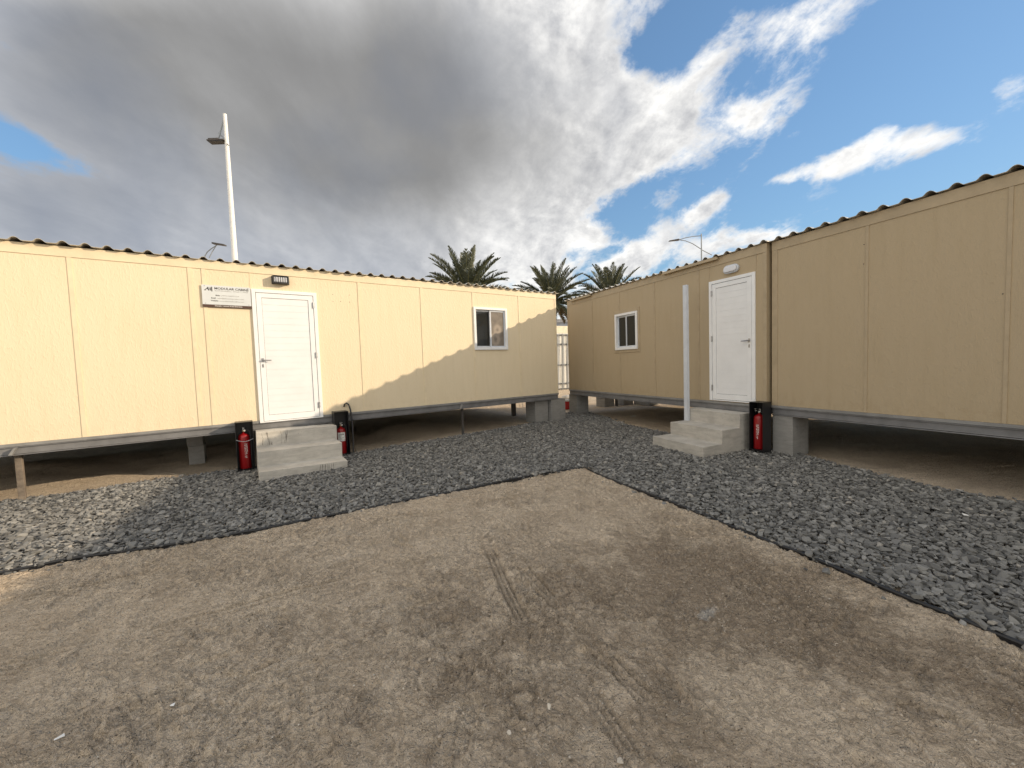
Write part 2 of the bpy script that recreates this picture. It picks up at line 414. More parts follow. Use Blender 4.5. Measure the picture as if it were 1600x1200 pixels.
# ------------------------------------------------------------------ ground
NEAR = [(-9.5, .45), (-4.9, 2.62), (-4.07, 2.99), (-3.88, 3.09), (-3.76, 3.19), (-3.25, 3.36), (-2.94, 3.46), (-2.48, 3.66), (-2.03, 3.94), (-1.45, 4.22), (-.81, 4.58), (-.04, 5.01), (.58, 5.33), (1.06, 5.52)]
NEAR2 = [(.99, 5.44), (1.08, 5.2), (1.43, 4.42), (1.63, 4.0), (1.80, 3.65), (1.95, 3.29), (2.13, 2.9), (2.26, 2.59), (2.35, 2.36), (2.46, 2.11), (2.56, 1.88), (2.9, 1.0), (3.4, -.8)]
FAR = [(6.9, -.8), (5.6, 2.3), (5.0, 3.45), (4.6, 4.1), (4.45, 4.6), (4.36, 5.15), (4.3, 5.75), (4.05, 6.2), (3.6, 6.9), (3.25, 7.5), (2.92, 8.03), (2.72, 8.5), (2.5, 9.1), (2.42, 9.9), (2.2, 10.8), (1.95, 11.4), (1.45, 11.0), (.63, 9.61), (-1.12, 8.25), (-2.79, 7.0), (-4.81, 5.75), (-5.38, 5.45), (-5.66, 5.16), (-6.32, 4.88), (-6.5, 4.72), (-9.5, 2.6)]
POLY = np.array(NEAR+NEAR2[1:]+FAR)
def inpoly(x, y, P=POLY):
    r = np.zeros(x.shape, bool); n = len(P)
    for i in range(n):
        x1, y1 = P[i]; x2, y2 = P[(i+1) % n]
        if y1 == y2: continue
        c = ((y1 > y) != (y2 > y)) & (x < (x2-x1)*(y-y1)/(y2-y1)+x1)
        r ^= c
    return r
def vnoise(x, y, sc, seed):
    r = np.random.default_rng(seed).random((256, 256)); gx = x*sc; gy = y*sc
    ix = np.floor(gx).astype(int); iy = np.floor(gy).astype(int); fx = gx-ix; fy = gy-iy
    fx = fx*fx*(3-2*fx); fy = fy*fy*(3-2*fy)
    g = lambda a, b: r[a % 256, b % 256]
    return (g(ix, iy)*(1-fx)+g(ix+1, iy)*fx)*(1-fy)+(g(ix, iy+1)*(1-fx)+g(ix+1, iy+1)*fx)*fy-.5
def gbase(x, y):
    s = np.clip((y-6.5)/4, 0, 1); return .045*s*s*(3-2*s)
def loc_w(x, y, o, a):
    dx_, dy_ = x-o.x, y-o.y
    return dx_*math.cos(a)+dy_*math.sin(a), -dx_*math.sin(a)+dy_*math.cos(a)
def hfield(x, y):
    h = gbase(x, y)
    near = np.exp(-((x/14)**2+((y-4)/16)**2)**2)
    rough = np.clip(.72+1.6*vnoise(x, y, 1.3, 14)+.9*vnoise(x, y, 3.7, 15), .2, 1.5)*np.clip(1.25-.22*(y-1.2), .5, 1)
    h = h+near*(.030*vnoise(x, y, .8, 1)+.016*vnoise(x, y, 2.3, 2)+.012*vnoise(x, y, 6.1, 3))
    hr = near*(rough*(.012*vnoise(x, y, 14, 4)+.014*vnoise(x, y, 31, 5)-.022*np.clip(.10-np.abs(vnoise(x, y, 11, 8)+.4*vnoise(x, y, 27, 9)), 0, .1)*6+.016*np.abs(vnoise(x, y, 47, 7))+.014*vnoise(x, y, 82, 6)))
    # churned crust
    m = np.clip(vnoise(x, y, 1.9, 11)*3+.4, 0, 1)
    hr = hr+near*m*.030*np.abs(vnoise(x, y, 19, 12)+.5*vnoise(x, y, 41, 13))
    # wheel tracks (grooves, each with four treads)
    def track(p, q, wdt, dep, nt_=4):
        (ax, ay), (bx, by) = p, q; L = math.hypot(bx-ax, by-ay); ux, uy = (bx-ax)/L, (by-ay)/L
        s = (x-ax)*ux+(y-ay)*uy; t = -(x-ax)*uy+(y-ay)*ux+.02*np.sin(s*1.7)
        k = np.clip(s/.3, 0, 1)*np.clip((L-s)/.3, 0, 1)*(np.abs(t) < wdt)*np.clip(vnoise(x, y, 3.3, 21)*5+.75, 0, 1)
        hr[...] = hr*(1-.75*np.clip(k, 0, 1))
        return -dep*k*(.30+.70*np.clip(np.cos(t/wdt*math.pi*nt_)*2, -.3, 1))+dep*.5*np.exp(-((np.abs(t)-wdt*1.25)/(wdt*.25))**2)*(s > 0)*(s < L)*.6
    h = h+track((-.28, 3.35), (.18, 1.75), .05, .022, 3)+track((-.06, 3.1), (.62, 1.55), .045, .019, 2)+track((.25, 1.9), (.50, 1.25), .05, .018, 3)
    h = h+track((.5, 4.2), (1.0, 3.55), .05, .015, 3)+track((-4.6, 2.1), (.7, 4.75), .05, .018, 2)+track((-3.6, 1.6), (-.6, 3.05), .06, .016, 2)+track((-2.2, 1.3), (-1.0, 2.2), .05, .013, 2)
    # shoe prints
    r = random.Random(5)
    for _ in range(260):
        cx, cy, a = r.uniform(-4.5, 2.6), r.uniform(1.0, 5.2), r.uniform(0, 6.28); L = r.uniform(.11, .145); Wd = L*.38; dep = r.uniform(.006, .015)
        sel = (np.abs(x-cx) < .25) & (np.abs(y-cy) < .25)
        if not sel.any(): continue
        xs, ys = x[sel], y[sel]
        p = (xs-cx)*math.cos(a)+(ys-cy)*math.sin(a); q = -(xs-cx)*math.sin(a)+(ys-cy)*math.cos(a)
        w = Wd*(1-.25*np.cos(p/L*2.6+.6)); e = (p/L)**2+(q/w)**2
        ins = np.clip((1-e)*3, 0, 1); rim = np.exp(-((e-1.25)/.25)**2)
        mode = r.random()
        tread = .5+.5*np.cos(p*2*math.pi/.022) if mode < .5 else .5+.5*np.cos(np.sqrt((p-L*.5)**2+q**2)*2*math.pi/.02)
        h[sel] += -dep*ins*(.55+.6*tread)+dep*.6*rim; hr[sel] *= 1-.85*ins
    h = h+hr
    # heaped dirt under the cabins
    s, t = loc_w(x, y, OL, AL); k = (s < .3)*np.clip((t-.35)/1.6, 0, 1)*np.clip((3.6-t)/1.2, 0, 1)
    h = h+k*np.clip(.08+.28*vnoise(x, y, 1.1, 31)+.1*vnoise(x, y, 4, 32), 0, .24)*np.clip((-s-1.6)/1.5, .1, 1)
    s, t = loc_w(x, y, OR, AR); k = (s > 1.0)*np.clip((t-.4)/1.5, 0, 1)*np.clip((4-t)/1.5, 0, 1)
    h = h+k*np.clip(.03+.16*vnoise(x, y, 1.3, 33), 0, .15)
    # bed under the gravel
    g = inpoly(x, y) & (y < 13)
    h = np.where(g, gbase(x, y)-.01+.006*vnoise(x, y, 9, 40), h)
    return h
def axis(lo, hi, step, far, gr=1.13):
    a = [lo]; st = step
    while a[-1] > -far: st *= gr; a.append(a[-1]-st)
    a = a[::-1]; n = int((hi-lo)/step); a += [lo+step*i for i in range(1, n+1)]; st = step
    while a[-1] < far: st *= gr; a.append(a[-1]+st)
    return np.array(a)
gx = axis(-4.4, 2.7, .0085, 900); gy = axis(1.1, 5.5, .0085, 900)
GX, GY = np.meshgrid(gx, gy); fx, fy = GX.ravel(), GY.ravel(); H = hfield(fx, fy)
nx, ny = len(gx), len(gy)
idx = np.arange(nx*ny).reshape(ny, nx)
F = np.stack([idx[:-1, :-1].ravel(), idx[:-1, 1:].ravel(), idx[1:, 1:].ravel(), idx[1:, :-1].ravel()], 1)
g = fastmesh('ground', np.stack([fx, fy, H], 1), F, SAND, smooth=True); tag(g, None, None, kind='structure')
def ghz(x, y): return float(hfield(np.array([float(x)]), np.array([float(y)]))[0])

# ------------------------------------------------------------------ stones
def rock_shape(seed, npts=13):
    r = random.Random(seed); bm = bmesh.new()
    for _ in range(npts):
        d = Vector((r.gauss(0, 1), r.gauss(0, 1), r.gauss(0, 1))).normalized()
        e = .55; d = Vector([math.copysign(abs(c)**e, c) for c in d]); d *= r.uniform(.8, 1.05)/max(.75, d.length*.85)
        bm.verts.new(d)
    bmesh.ops.convex_hull(bm, input=bm.verts)
    bmesh.ops.delete(bm, geom=[v for v in bm.verts if not v.link_faces], context='VERTS')
    bmesh.ops.triangulate(bm, faces=bm.faces)
    bm.verts.ensure_lookup_table()
    V = np.array([v.co[:] for v in bm.verts]); F = np.array([[v.index for v in f.verts] for f in bm.faces]); bm.free()
    return V, F
ROCKS = [rock_shape(100+i) for i in range(22)]
def scatter(name, X_, Y_, Z_, sx, sy, sz, tilt, mat, tone):
    n = len(X_); yaw = rng.random(n)*2*math.pi; ta = rng.normal(0, tilt, n); tb = rng.normal(0, tilt, n)
    cy_, sy_ = np.cos(yaw), np.sin(yaw); ca, sa = np.cos(ta), np.sin(ta); cb, sb = np.cos(tb), np.sin(tb)
    kind = rng.integers(0, len(ROCKS), n); VV = []; FF = []; TT = []; off = 0
    for k, (V, Fc) in enumerate(ROCKS):
        ii = np.nonzero(kind == k)[0]
        if not len(ii): continue
        P = V[None]*np.stack([sx[ii], sy[ii], sz[ii]], 1)[:, None]
        x, y, z = P[..., 0], P[..., 1], P[..., 2]
        y, z = y*ca[ii, None]-z*sa[ii, None], y*sa[ii, None]+z*ca[ii, None]
        x, z = x*cb[ii, None]-z*sb[ii, None], x*sb[ii, None]+z*cb[ii, None]
        x, y = x*cy_[ii, None]-y*sy_[ii, None], x*sy_[ii, None]+y*cy_[ii, None]
        P = np.stack([x+X_[ii, None], y+Y_[ii, None], z+Z_[ii, None]], 2)
        VV.append(P.reshape(-1, 3)); TT.append(np.repeat(tone[ii], len(V)))
        FF.append((Fc[None]+(off+np.arange(len(ii))*len(V))[:, None, None]).reshape(-1, 3)); off += len(ii)*len(V)
    return fastmesh(name, np.concatenate(VV), np.concatenate(FF), mat, np.concatenate(TT))
def grid_pts(x0, x1, y0, y1, sp):
    a, b = np.meshgrid(np.arange(x0, x1, sp), np.arange(y0, y1, sp*.92)); a[1::2] += sp/2
    a = a.ravel()+rng.normal(0, sp*.28, a.size); b = b.ravel()+rng.normal(0, sp*.28, b.size); return a, b
xs, ys, zs, ss = [], [], [], []
for layer, (sp, z0, big) in enumerate(((.036, .012, 1.0), (.040, .030, 1.0))):
    a, b = grid_pts(-8.6, 6.4, -.2, 11.6, sp)
    k = inpoly(a, b) & (np.abs(a) < (b+1.0)*1.45+.3); a, b = a[k], b[k]
    xs.append(a); ys.append(b); zs.append(z0+gbase(a, b)+.014*vnoise(a, b, 2.0, 50)+rng.normal(0, .005, a.size)); ss.append(np.full(a.size, big))
# strays just outside the edging, and where the bed thins out under the cabins
t = rng.random(900)*(len(POLY)-1); i0 = t.astype(int); fr = (t-i0)[:, None]; e = POLY[i0]*(1-fr)+POLY[(i0+1) % len(POLY)]*fr
e = e+rng.normal(0, .07, e.shape); k = ~inpoly(e[:, 0], e[:, 1]) & ((i0 > 26) | (rng.random(900) < .16)); e = e[k]
xs.append(e[:, 0]); ys.append(e[:, 1]); zs.append(hfield(e[:, 0], e[:, 1])+.008); ss.append(np.full(len(e), .8))
X_, Y_, Z_, B_ = map(np.concatenate, (xs, ys, zs, ss)); n = len(X_)
L_ = np.clip(rng.lognormal(math.log(.0230), .34, n), .010, .046)*B_
tone = np.clip(rng.normal(.42, .27, n), 0, 1)
gv = scatter('gravel', X_, Y_, Z_, L_, L_*rng.uniform(.55, .9, n), L_*rng.uniform(.32, .6, n), .30, STONE, tone)
tag(gv, 'grey crushed stone gravel laid in a strip round the cabins', 'gravel', kind='stuff')
# pebbles and crumbs on the sand
for (nm, n0, mu, mt, lab) in (('pebbles', 15000, .0027, PEB, 'small brown pebbles and crumbs strewn over the bare sand'), ('pale_chips', 4200, .0021, PEBL, 'tiny pale stone chips strewn over the bare sand')):
    a = np.concatenate([rng.uniform(-4.6, 3, n0), rng.uniform(-3, 3, n0//2)]); b = np.concatenate([rng.uniform(1, 5.6, n0), rng.uniform(1.1, 3.2, n0//2)])
    k = ~inpoly(a, b) & (rng.random(len(a)) < np.clip(.45+2.2*vnoise(a, b, 1.6, 61)+vnoise(a, b, 5, 62), .06, 1)); a, b = a[k], b[k]; n = len(a); L_ = np.clip(rng.lognormal(math.log(mu), .5, n), .0014, .013)
    pb = scatter(nm, a, b, hfield(a, b)+L_*.25, L_, L_*rng.uniform(.6, .95, n), L_*rng.uniform(.4, .8, n), .3, mt, np.full(n, .5)); tag(pb, lab, 'pebbles', kind='stuff')
def onez(px, py, x, y, s, label, t=.6):
    o = scatter('stone', np.array([x]), np.array([y]), np.array([ghz(x, y)+s*.3]), np.array([s]), np.array([s*.75]), np.array([s*.5]), .1, PEBL if t > .7 else STONE, np.array([t]))
    tag(o, label, 'stone', 'loose stones lying on the bare sand'); return o
onez(0, 0, .36, 1.40, .018, 'pale knobbly stone on bare sand nearest the camera, low centre right', .85)
onez(0, 0, 1.55, 4.02, .035, 'grey stone on the sand just outside the right edging, farthest of the pair', .5)
onez(0, 0, 2.12, 2.62, .034, 'round grey stone on the sand beside the right edging, nearer one', .4)

# ------------------------------------------------------------------ edging strips
def edging(pts, label, seed):
    r = random.Random(seed); P = [Vector((x, y, 0)) for x, y in pts]; out = []
    for i in range(len(P)-1):
        n_ = max(1, int((P[i+1]-P[i]).length/.12))
        for j in range(n_): out.append(P[i].lerp(P[i+1], j/n_))
    out.append(P[-1]); m = MB(); pp = []
    for i, p in enumerate(out):
        h = gbase(np.array([p.x]), np.array([p.y]))[0]
        d = (out[min(i+1, len(out)-1)]-out[max(i-1, 0)]).normalized(); nrm = Vector((-d.y, d.x, 0))
        w = .007*math.sin(i*.37+seed)+r.gauss(0, .0015)
        pp.append(Vector((p.x, p.y, h+.018+.004*math.sin(i*.53+seed)+r.gauss(0, .002)))+nrm*w)
    m.tube(pp, .012, 8)
    fin = MB(); vs = []; fs = []
    for i, p in enumerate(pp):
        d = (pp[min(i+1, len(pp)-1)]-pp[max(i-1, 0)]).normalized(); nrm = Vector((-d.y, d.x, 0))*.004
        vs += [p+nrm+Vector((0, 0, -.012)), p-nrm+Vector((0, 0, -.012)), p-nrm+Vector((0, 0, -.07)), p+nrm+Vector((0, 0, -.07))]
        if i:
            a_ = 4*(i-1); b_ = 4*i
            for k_ in range(4): fs.append((a_+k_, a_+(k_+1) % 4, b_+(k_+1) % 4, b_+k_))
    m.add(vs, fs)
    o = m.build('garden_edging', EDGE, smooth=True); tag(o, label, 'edging', 'black edging strips between sand and gravel'); return o
edging(NEAR+[(1.13, 5.56)], 'black edging strip running left from the gravel corner', 1)
edging(NEAR2, 'black edging strip running right and towards the camera from the gravel corner', 2)

# ------------------------------------------------------------------ cabins
def text_mesh(txt, size, x, z, y, mat, parent, name='lettering', bold=0., align='LEFT', width=None, sx=1.0):
    cu_ = bpy.data.curves.new('t', 'FONT'); cu_.body = txt; cu_.size = size; cu_.align_x = align; cu_.align_y = 'BOTTOM_BASELINE' if False else 'BOTTOM'
    cu_.offset = bold; cu_.extrude = .0006; cu_.resolution_u = 2
    o = bpy.data.objects.new('t', cu_); COL.objects.link(o); bpy.context.view_layer.update()
    me = bpy.data.meshes.new_from_object(o.evaluated_get(bpy.context.evaluated_depsgraph_get()))
    bpy.data.objects.remove(o); bpy.data.curves.remove(cu_)
    co = np.empty(len(me.vertices)*3, np.float32); me.vertices.foreach_get('co', co); co = co.reshape(-1, 3)
    if width: co[:, 0] *= width/max(1e-6, (co[:, 0].max()-co[:, 0].min()))
    c = co.copy(); c[:, 0] = co[:, 0]*sx+x; c[:, 1] = y-co[:, 2]; c[:, 2] = co[:, 1]+z
    me.vertices.foreach_set('co', c.ravel()); me.update(); me.name = name
    me.materials.clear(); me.materials.append(mat)
    q = bpy.data.objects.new(name, me); COL.objects.link(q); q.parent = parent; return q

ZB, ZT = .75, 3.215
def cabin(name_label, o, a, x0, x1, depth, mat, trim, seams, hole=None, group='cream site cabins round the yard', bw=.046, ends=True):
    t = thing('site_cabin', name_label, 'cabin', (o.x, o.y, 0), a, group)
    w = MB(); T = .075
    xs_ = [x0, x1]; zs_ = [ZB, ZT]
    def wall_rect(xa, xb, za, zb): w.box(xa, xb, 0, T, za, zb)
    if hole:
        hx0, hx1, hz0, hz1 = hole
        wall_rect(x0, hx0, ZB, ZT); wall_rect(hx1, x1, ZB, ZT); wall_rect(hx0, hx1, ZB, hz0); wall_rect(hx0, hx1, hz1, ZT)
    else: wall_rect(x0, x1, ZB, ZT)
    w.box(x0, x0+T, T, depth-T, ZB, ZT).box(x1-T, x1, T, depth-T, ZB, ZT).box(x0, x1, depth-T, depth, ZB, ZT)
    w.build('wall', mat, t)
    MB().box(x0+T+.002, x1-T-.002, T+.002, depth-T-.002, ZB-.02, ZB+.03).build('floor', DARKIN, t)
    MB().box(x0+T+.002, x1-T-.002, T+.002, depth-T-.002, ZT-.12, ZT-.06).build('ceiling', INTW, t)
    # fascia band and corner trims, a few mm proud of the boards
    fz = 3.083
    MB().box(x0-.006, x1+.006, -.0095, -.0002, fz, ZT-.004).build('fascia', trim, t)
    for xc in (x0-.004, x1-.046):
        MB().box(xc, xc+.05, -.0075, -.0002, ZB+.001, fz-.002).build('corner_trim', trim, t)
    for s in seams:
        if hole and hole[0]-.06 < s < hole[1]+.06:
            MB().box(s-bw/2, s+bw/2, -.0075, -.0002, ZB+.001, hole[2]-.055).build('panel_batten', trim, t)
            MB().box(s-bw/2, s+bw/2, -.0075, -.0002, hole[3]+.055, fz-.002).build('panel_batten', trim, t)
        else:
            MB().box(s-bw/2, s+bw/2, -.0075, -.0002, ZB+.001, fz-.002).build('panel_batten', trim, t)
    # skid: flange plus rolled beam
    MB().box(x0-.01, x1+.01, -.016, depth+.016, .712, ZB-.002).build('skid_flange', BEAMT, t, bevel=.003)
    b = MB(); b.box(x0, x1, .004, .012, .618, .708).box(x0, x1, -.012, .06, .603, .614).box(x0, x1, -.012, .06, .700, .709)
    b.box(x0, x1, depth-.012, depth-.004, .618, .708).box(x0, x1, depth-.06, depth+.012, .603, .614)
    for xc in (x0, x1-.01): b.box(xc, xc+.01, .062, depth-.062, .605, .708)
    n_ = int((x1-x0)/1.2)
    for i in range(1, n_): xc = x0+(x1-x0)*i/n_; b.box(xc, xc+.05, .062, depth-.062, .63, .705)
    b.build('floor_beam', BEAM, t)
    # corrugated roof: raised ribs 0.2 m apart
    prof = []; per = .2; k0 = math.floor((x0-.05)/per); xx = x0-.05; r = random.Random(int(abs(o.x)*100))
    pts = []
    q = x0-.05
    while q <= x1+.05:
        ph = ((q-.02) % per)/per
        z = .040*max(0, math.cos((ph-.5)*2*math.pi))**.8 if abs(ph-.5) < .25 else 0
        wob = .006*math.sin(q*1.3)+.004*math.sin(q*3.1+1)
        pts.append((q, z+wob)); q += .0125
    oh = [(-.062-.012*math.sin(p[0]*2.1)-.006*math.sin(p[0]*5.3+2), p) for p in pts]
    vs = []; fs = []; th = .004
    for (yo, (px, pz)) in oh:
        vs += [(px, yo, ZT+.006+pz), (px, depth+.06, ZT-.03+pz), (px, depth+.06, ZT-.03+pz-th), (px, yo, ZT+.006+pz-th)]
    for i in range(len(oh)-1):
        A, B = 4*i, 4*i+4
        for k in range(4): fs.append((A+k, A+(k+1) % 4, B+(k+1) % 4, B+k))
    fs += [(3, 2, 1, 0), tuple(4*(len(oh)-1)+k for k in range(4))]
    MB().add(vs, fs).build('roof', ROOF, t)
    MB().box(x0+.01, x1-.01, .0, depth, ZT-.055, ZT-.045).build('eave_board', DSTEEL, t)
    return t

def door(t, x0, x1, z0, z1, hinge_right):
    d = MB(); fw = .052
    d.box(x0, x0+fw, -.028, .0, z0, z1).box(x1-fw, x1, -.028, .0, z0, z1).box(x0+fw, x1-fw, -.028, .0, z1-fw, z1).box(x0+fw, x1-fw, -.022, .0, z0, z0+.018)
    fr = d.build('door_frame', WHITE, t, bevel=.003)
    g = .006; a, b = x0+fw+g, x1-fw-g; c, e = z0+.024, z1-fw-g
    MB().box(x0+fw, x1-fw, -.004, -.0008, z0+.018, z1-fw).build('gasket', RUBBER, fr)
    lf = MB(); sw = .072
    lf.box(a, a+sw, -.022, -.004, c, e).box(b-sw, b, -.022, -.004, c, e).box(a+sw, b-sw, -.022, -.004, c, c+sw+.02).box(a+sw, b-sw, -.022, -.004, e-sw, e)
    leaf = lf.build('door', WHITE, t, bevel=.0025)
    pl_ = MB(); zz = c+sw+.024; k = (e-sw-.004-zz)/18; r = random.Random(3)
    for i in range(18):
        pl_.box(a+sw+.004, b-sw-.004, -.0125-r.random()*.0014, -.0045, zz+i*k+.0016, zz+(i+1)*k-.0016)
    pl_.box(a+sw+.004, b-sw-.004, -.0095, -.0048, zz, e-sw-.004)
    pl_.build('plank_panel', WHITED, leaf)
    hz = z0+1.0; hx = (a+.036) if hinge_right else (b-.036); s = 1 if hinge_right else -1
    h = MB(); h.box(hx-.016, hx+.016, -.028, -.0225, hz-.03, hz+.03).tube([(hx, -.028, hz), (hx, -.06, hz)], .009).tube([(hx, -.06, hz), (hx+s*.115, -.058, hz-.004)], [.0105, .008])
    h.build('handle', STEEL, leaf, smooth=True)
    kh = MB(); kh.box(hx-.011, hx+.011, -.028, -.0225, hz-.115, hz-.06); kh.build('lock', STEEL, leaf, bevel=.003)
    MB().box(hx-.003, hx+.003, -.0295, -.0284, hz-.10, hz-.075).build('keyhole', BLACKP, leaf)
    for zz in (z0+.22, z0+1.07, z1-.21):
        xh = (x1-fw-.003) if hinge_right else (x0+fw+.003)
        q = MB(); q.tube([(xh, -.034, zz-.05), (xh, -.034, zz+.05)], .008).box(xh-.014, xh+.014, -.031, -.0285, zz-.045, zz-.004).box(xh-.014, xh+.014, -.031, -.0285, zz+.006, zz+.045)
        q.build('hinge', STEEL, fr)
    return leaf

def window(t, x0, x1, z0, z1, g1, g2, open_left=False, sillcol=WHITE, outer=None):
    fw = .05; m = MB()
    m.box(x0, x0+fw, -.03, .06, z0, z1).box(x1-fw, x1, -.03, .06, z0, z1).box(x0+fw, x1-fw, -.03, .06, z1-fw, z1).box(x0+fw, x1-fw, -.034, .06, z0, z0+fw)
    fr = m.build('window_frame', sillcol, t, bevel=.003)
    a, b, c, e = x0+fw+.002, x1-fw-.002, z0+fw+.002, z1-fw-.002; mid = (a+b)/2; sw = .034
    for (p, q, y0, gm, nm) in ((mid-.02, b, .0, g2, 'sash'), (a, mid+.016, .026, g1, 'sash')):
        if open_left and y0 > .02: p, q = a+.0, mid+.016
        s_ = MB(); s_.box(p, p+sw, y0, y0+.022, c, e).box(q-sw, q, y0, y0+.022, c, e).box(p+sw, q-sw, y0, y0+.022, e-sw, e).box(p+sw, q-sw, y0, y0+.022, c, c+sw)
        so = s_.build(nm, ALU, fr)
        MB().box(p+sw+.001, q-sw-.001, y0+.009, y0+.014, c+sw+.001, e-sw-.001).build('pane', gm, so)
    return fr

# left cabin: front from x=-12 to 0
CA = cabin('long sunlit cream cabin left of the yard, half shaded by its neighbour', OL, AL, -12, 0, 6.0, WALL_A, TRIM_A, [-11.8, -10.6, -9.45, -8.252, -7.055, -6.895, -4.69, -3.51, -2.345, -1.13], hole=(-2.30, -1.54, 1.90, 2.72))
MB().box(-6.328, -6.314, -.0045, -.0002, 2.845, 3.081).build('panel_batten', TRIM_A, CA)
dL = door(CA, -6.318, -5.395, .713, 2.835, True)
window(CA, -2.352, -1.488, 1.848, 2.772, GLASS, GLASSD)
for (x, z) in ((-5.129, 2.835), (-4.856, 2.842), (-5.132, 2.715), (-5.006, 2.72), (-4.858, 2.718)):
    MB().tube([(x, -.0015, z), (x, -.0002, z)], .006, 8).build('screw_hole', INK, CA)
# right cabin
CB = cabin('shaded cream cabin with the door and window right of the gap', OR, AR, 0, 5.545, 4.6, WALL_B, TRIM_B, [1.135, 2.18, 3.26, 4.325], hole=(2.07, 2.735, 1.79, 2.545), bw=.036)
MB().box(4.545, 4.559, -.0045, -.0002, .752, 3.081).build('panel_batten', TRIM_B, CB)
MB().box(5.378, 5.39, -.0045, -.0002, 2.84, 3.081).build('panel_batten', TRIM_B, CB)
door(CB, 4.559, 5.378, .764, 2.825, False)
window(CB, 2.035, 2.77, 1.755, 2.58, GLASS, GLASS)
f_ = MB(); f_.box(1.975, 2.83, -.012, -.0005, 1.69, 1.75).box(1.975, 2.03, -.012, -.0005, 1.752, 2.66).box(2.775, 2.83, -.012, -.0005, 1.752, 2.66).box(2.032, 2.773, -.012, -.0005, 2.585, 2.66)
f_.build('window_surround', TRIM_B, CB, bevel=.002)
for (xa, xb) in ((.25, 1.15), (3.55, 4.75)):
    MB().box(xa, xb, -.075, -.012, 3.165, 3.212).build('eave_flashing', TRIM_B, CB, bevel=.004)
# second right cabin
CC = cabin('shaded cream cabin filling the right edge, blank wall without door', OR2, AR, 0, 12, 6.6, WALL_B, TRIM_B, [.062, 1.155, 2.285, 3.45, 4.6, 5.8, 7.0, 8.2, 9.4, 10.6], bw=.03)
for (x, z) in ((1.12, 2.86), (1.12, 2.62), (2.25, 2.05)):
    MB().tube([(x, -.0015, z), (x, -.0002, z)], .006, 8).build('screw_hole', INK, CC)

# ------------------------------------------------------------------ things on the walls
lp = thing('bulkhead_lamp', 'black louvred bulkhead lamp above the left white door', 'lamp', wpt(OL, AL, -5.91, -.002, 3.0), AL)
MB().box(-.125, .125, -.03, 0, -.065, .065).build('back_box', BLACKP, lp, bevel=.01)
MB().box(-.095, .095, -.085, -.03, -.045, .045).build('lens', LENS, lp, bevel=.015)
m = MB()
for i in range(7): x = -.096+.032*i; m.box(x-.004, x+.004, -.094, -.030, -.050, .050)
m.box(-.112, -.098, -.095, -.03, -.06, .06).box(.098, .112, -.095, -.03, -.06, .06).box(-.098, .098, -.095, -.03, .050, .062).box(-.098, .098, -.095, -.03, -.062, -.050)
m.build('guard', BLACKP, lp, bevel=.002)
lp = thing('bulkhead_lamp', 'white oval bulkhead lamp above the right white door', 'lamp', wpt(OR, AR, 4.98, -.002, 2.955), AR)
def stadium(hw, hh, n=12):
    pts = []
    for i in range(n+1): t = -math.pi/2+math.pi*i/n; pts.append((hw-hh+hh*math.cos(t), hh*math.sin(t)))
    for i in range(n+1): t = math.pi/2+math.pi*i/n; pts.append((-hw+hh+hh*math.cos(t), hh*math.sin(t)))
    return pts
MB().prism(stadium(.135, .068), -.04, 0).build('housing', ALU, lp, bevel=.008)
MB().prism(stadium(.115, .048), -.068, -.04).build('lens', LENS, lp, bevel=.014)

sg = thing('sign_board', 'white company sign with dark lettering left of the sunlit door', 'sign', wpt(OL, AL, -6.928, -.018, 2.522), AL)
MB().box(0, .602, -.005, 0, .038, .325).build('board', SIGNW, sg)
MB().box(0, .602, -.005, 0, 0, .037).build('lower_band', BROWN, sg)
MB().box(.02, .045, 0, .016, .05, .30).build('spacer', DSTEEL, sg); MB().box(.55, .575, 0, .016, .05, .30).build('spacer', DSTEEL, sg)
yf = -.0052
lg = MB(); B3 = lambda x0, z0, x1, z1, w: lg.prism([(x0-w, z0), (x0+w, z0), (x1+w, z1), (x1-w, z1)], yf-.0008, yf)
B3(.030, .243, .083, .292, .006); B3(.083, .243, .070, .292, .006); B3(.102, .243, .102, .292, .005); B3(.120, .232, .120, .300, .006)
lg.box(.050, .125, yf-.0009, yf-.0001, .262, .270).box(.028, .052, yf-.0009, yf-.0001, .243, .249); lg.build('logo', INK, sg)
text_mesh('MODULAR CABINS', .046, .150, .257, yf, INK, sg, bold=.0011, width=.425)
text_mesh('SUSTAINABLE | SMART | FAST', .022, .152, .234, yf, INKG, sg, width=.42)
text_mesh('Mob:', .027, .16, .162, yf, INK, sg, bold=.0008); text_mesh('(+971) 566771224', .025, .225, .162, yf, INKG, sg, width=.22)
text_mesh('Email:', .025, .105, .122, yf, INK, sg, bold=.0008); text_mesh('sales@ahmodularcabins.com', .023, .178, .122, yf, INKG, sg, width=.33)
text_mesh('Website:', .025, .10, .083, yf, INK, sg, bold=.0008); text_mesh('www.ahmodularcabins.com', .023, .198, .083, yf, INKG, sg, width=.31)
text_mesh('Sharjah, United Arab Emirates', .026, .142, .007, yf, LABEL, sg, bold=.0004, width=.34)
for x, z in ((.035, .055), (.57, .055), (.035, .31), (.57, .31)): MB().tube([(x, -.007, z), (x, -.005, z)], .006, 8).build('screw', STEEL, sg)

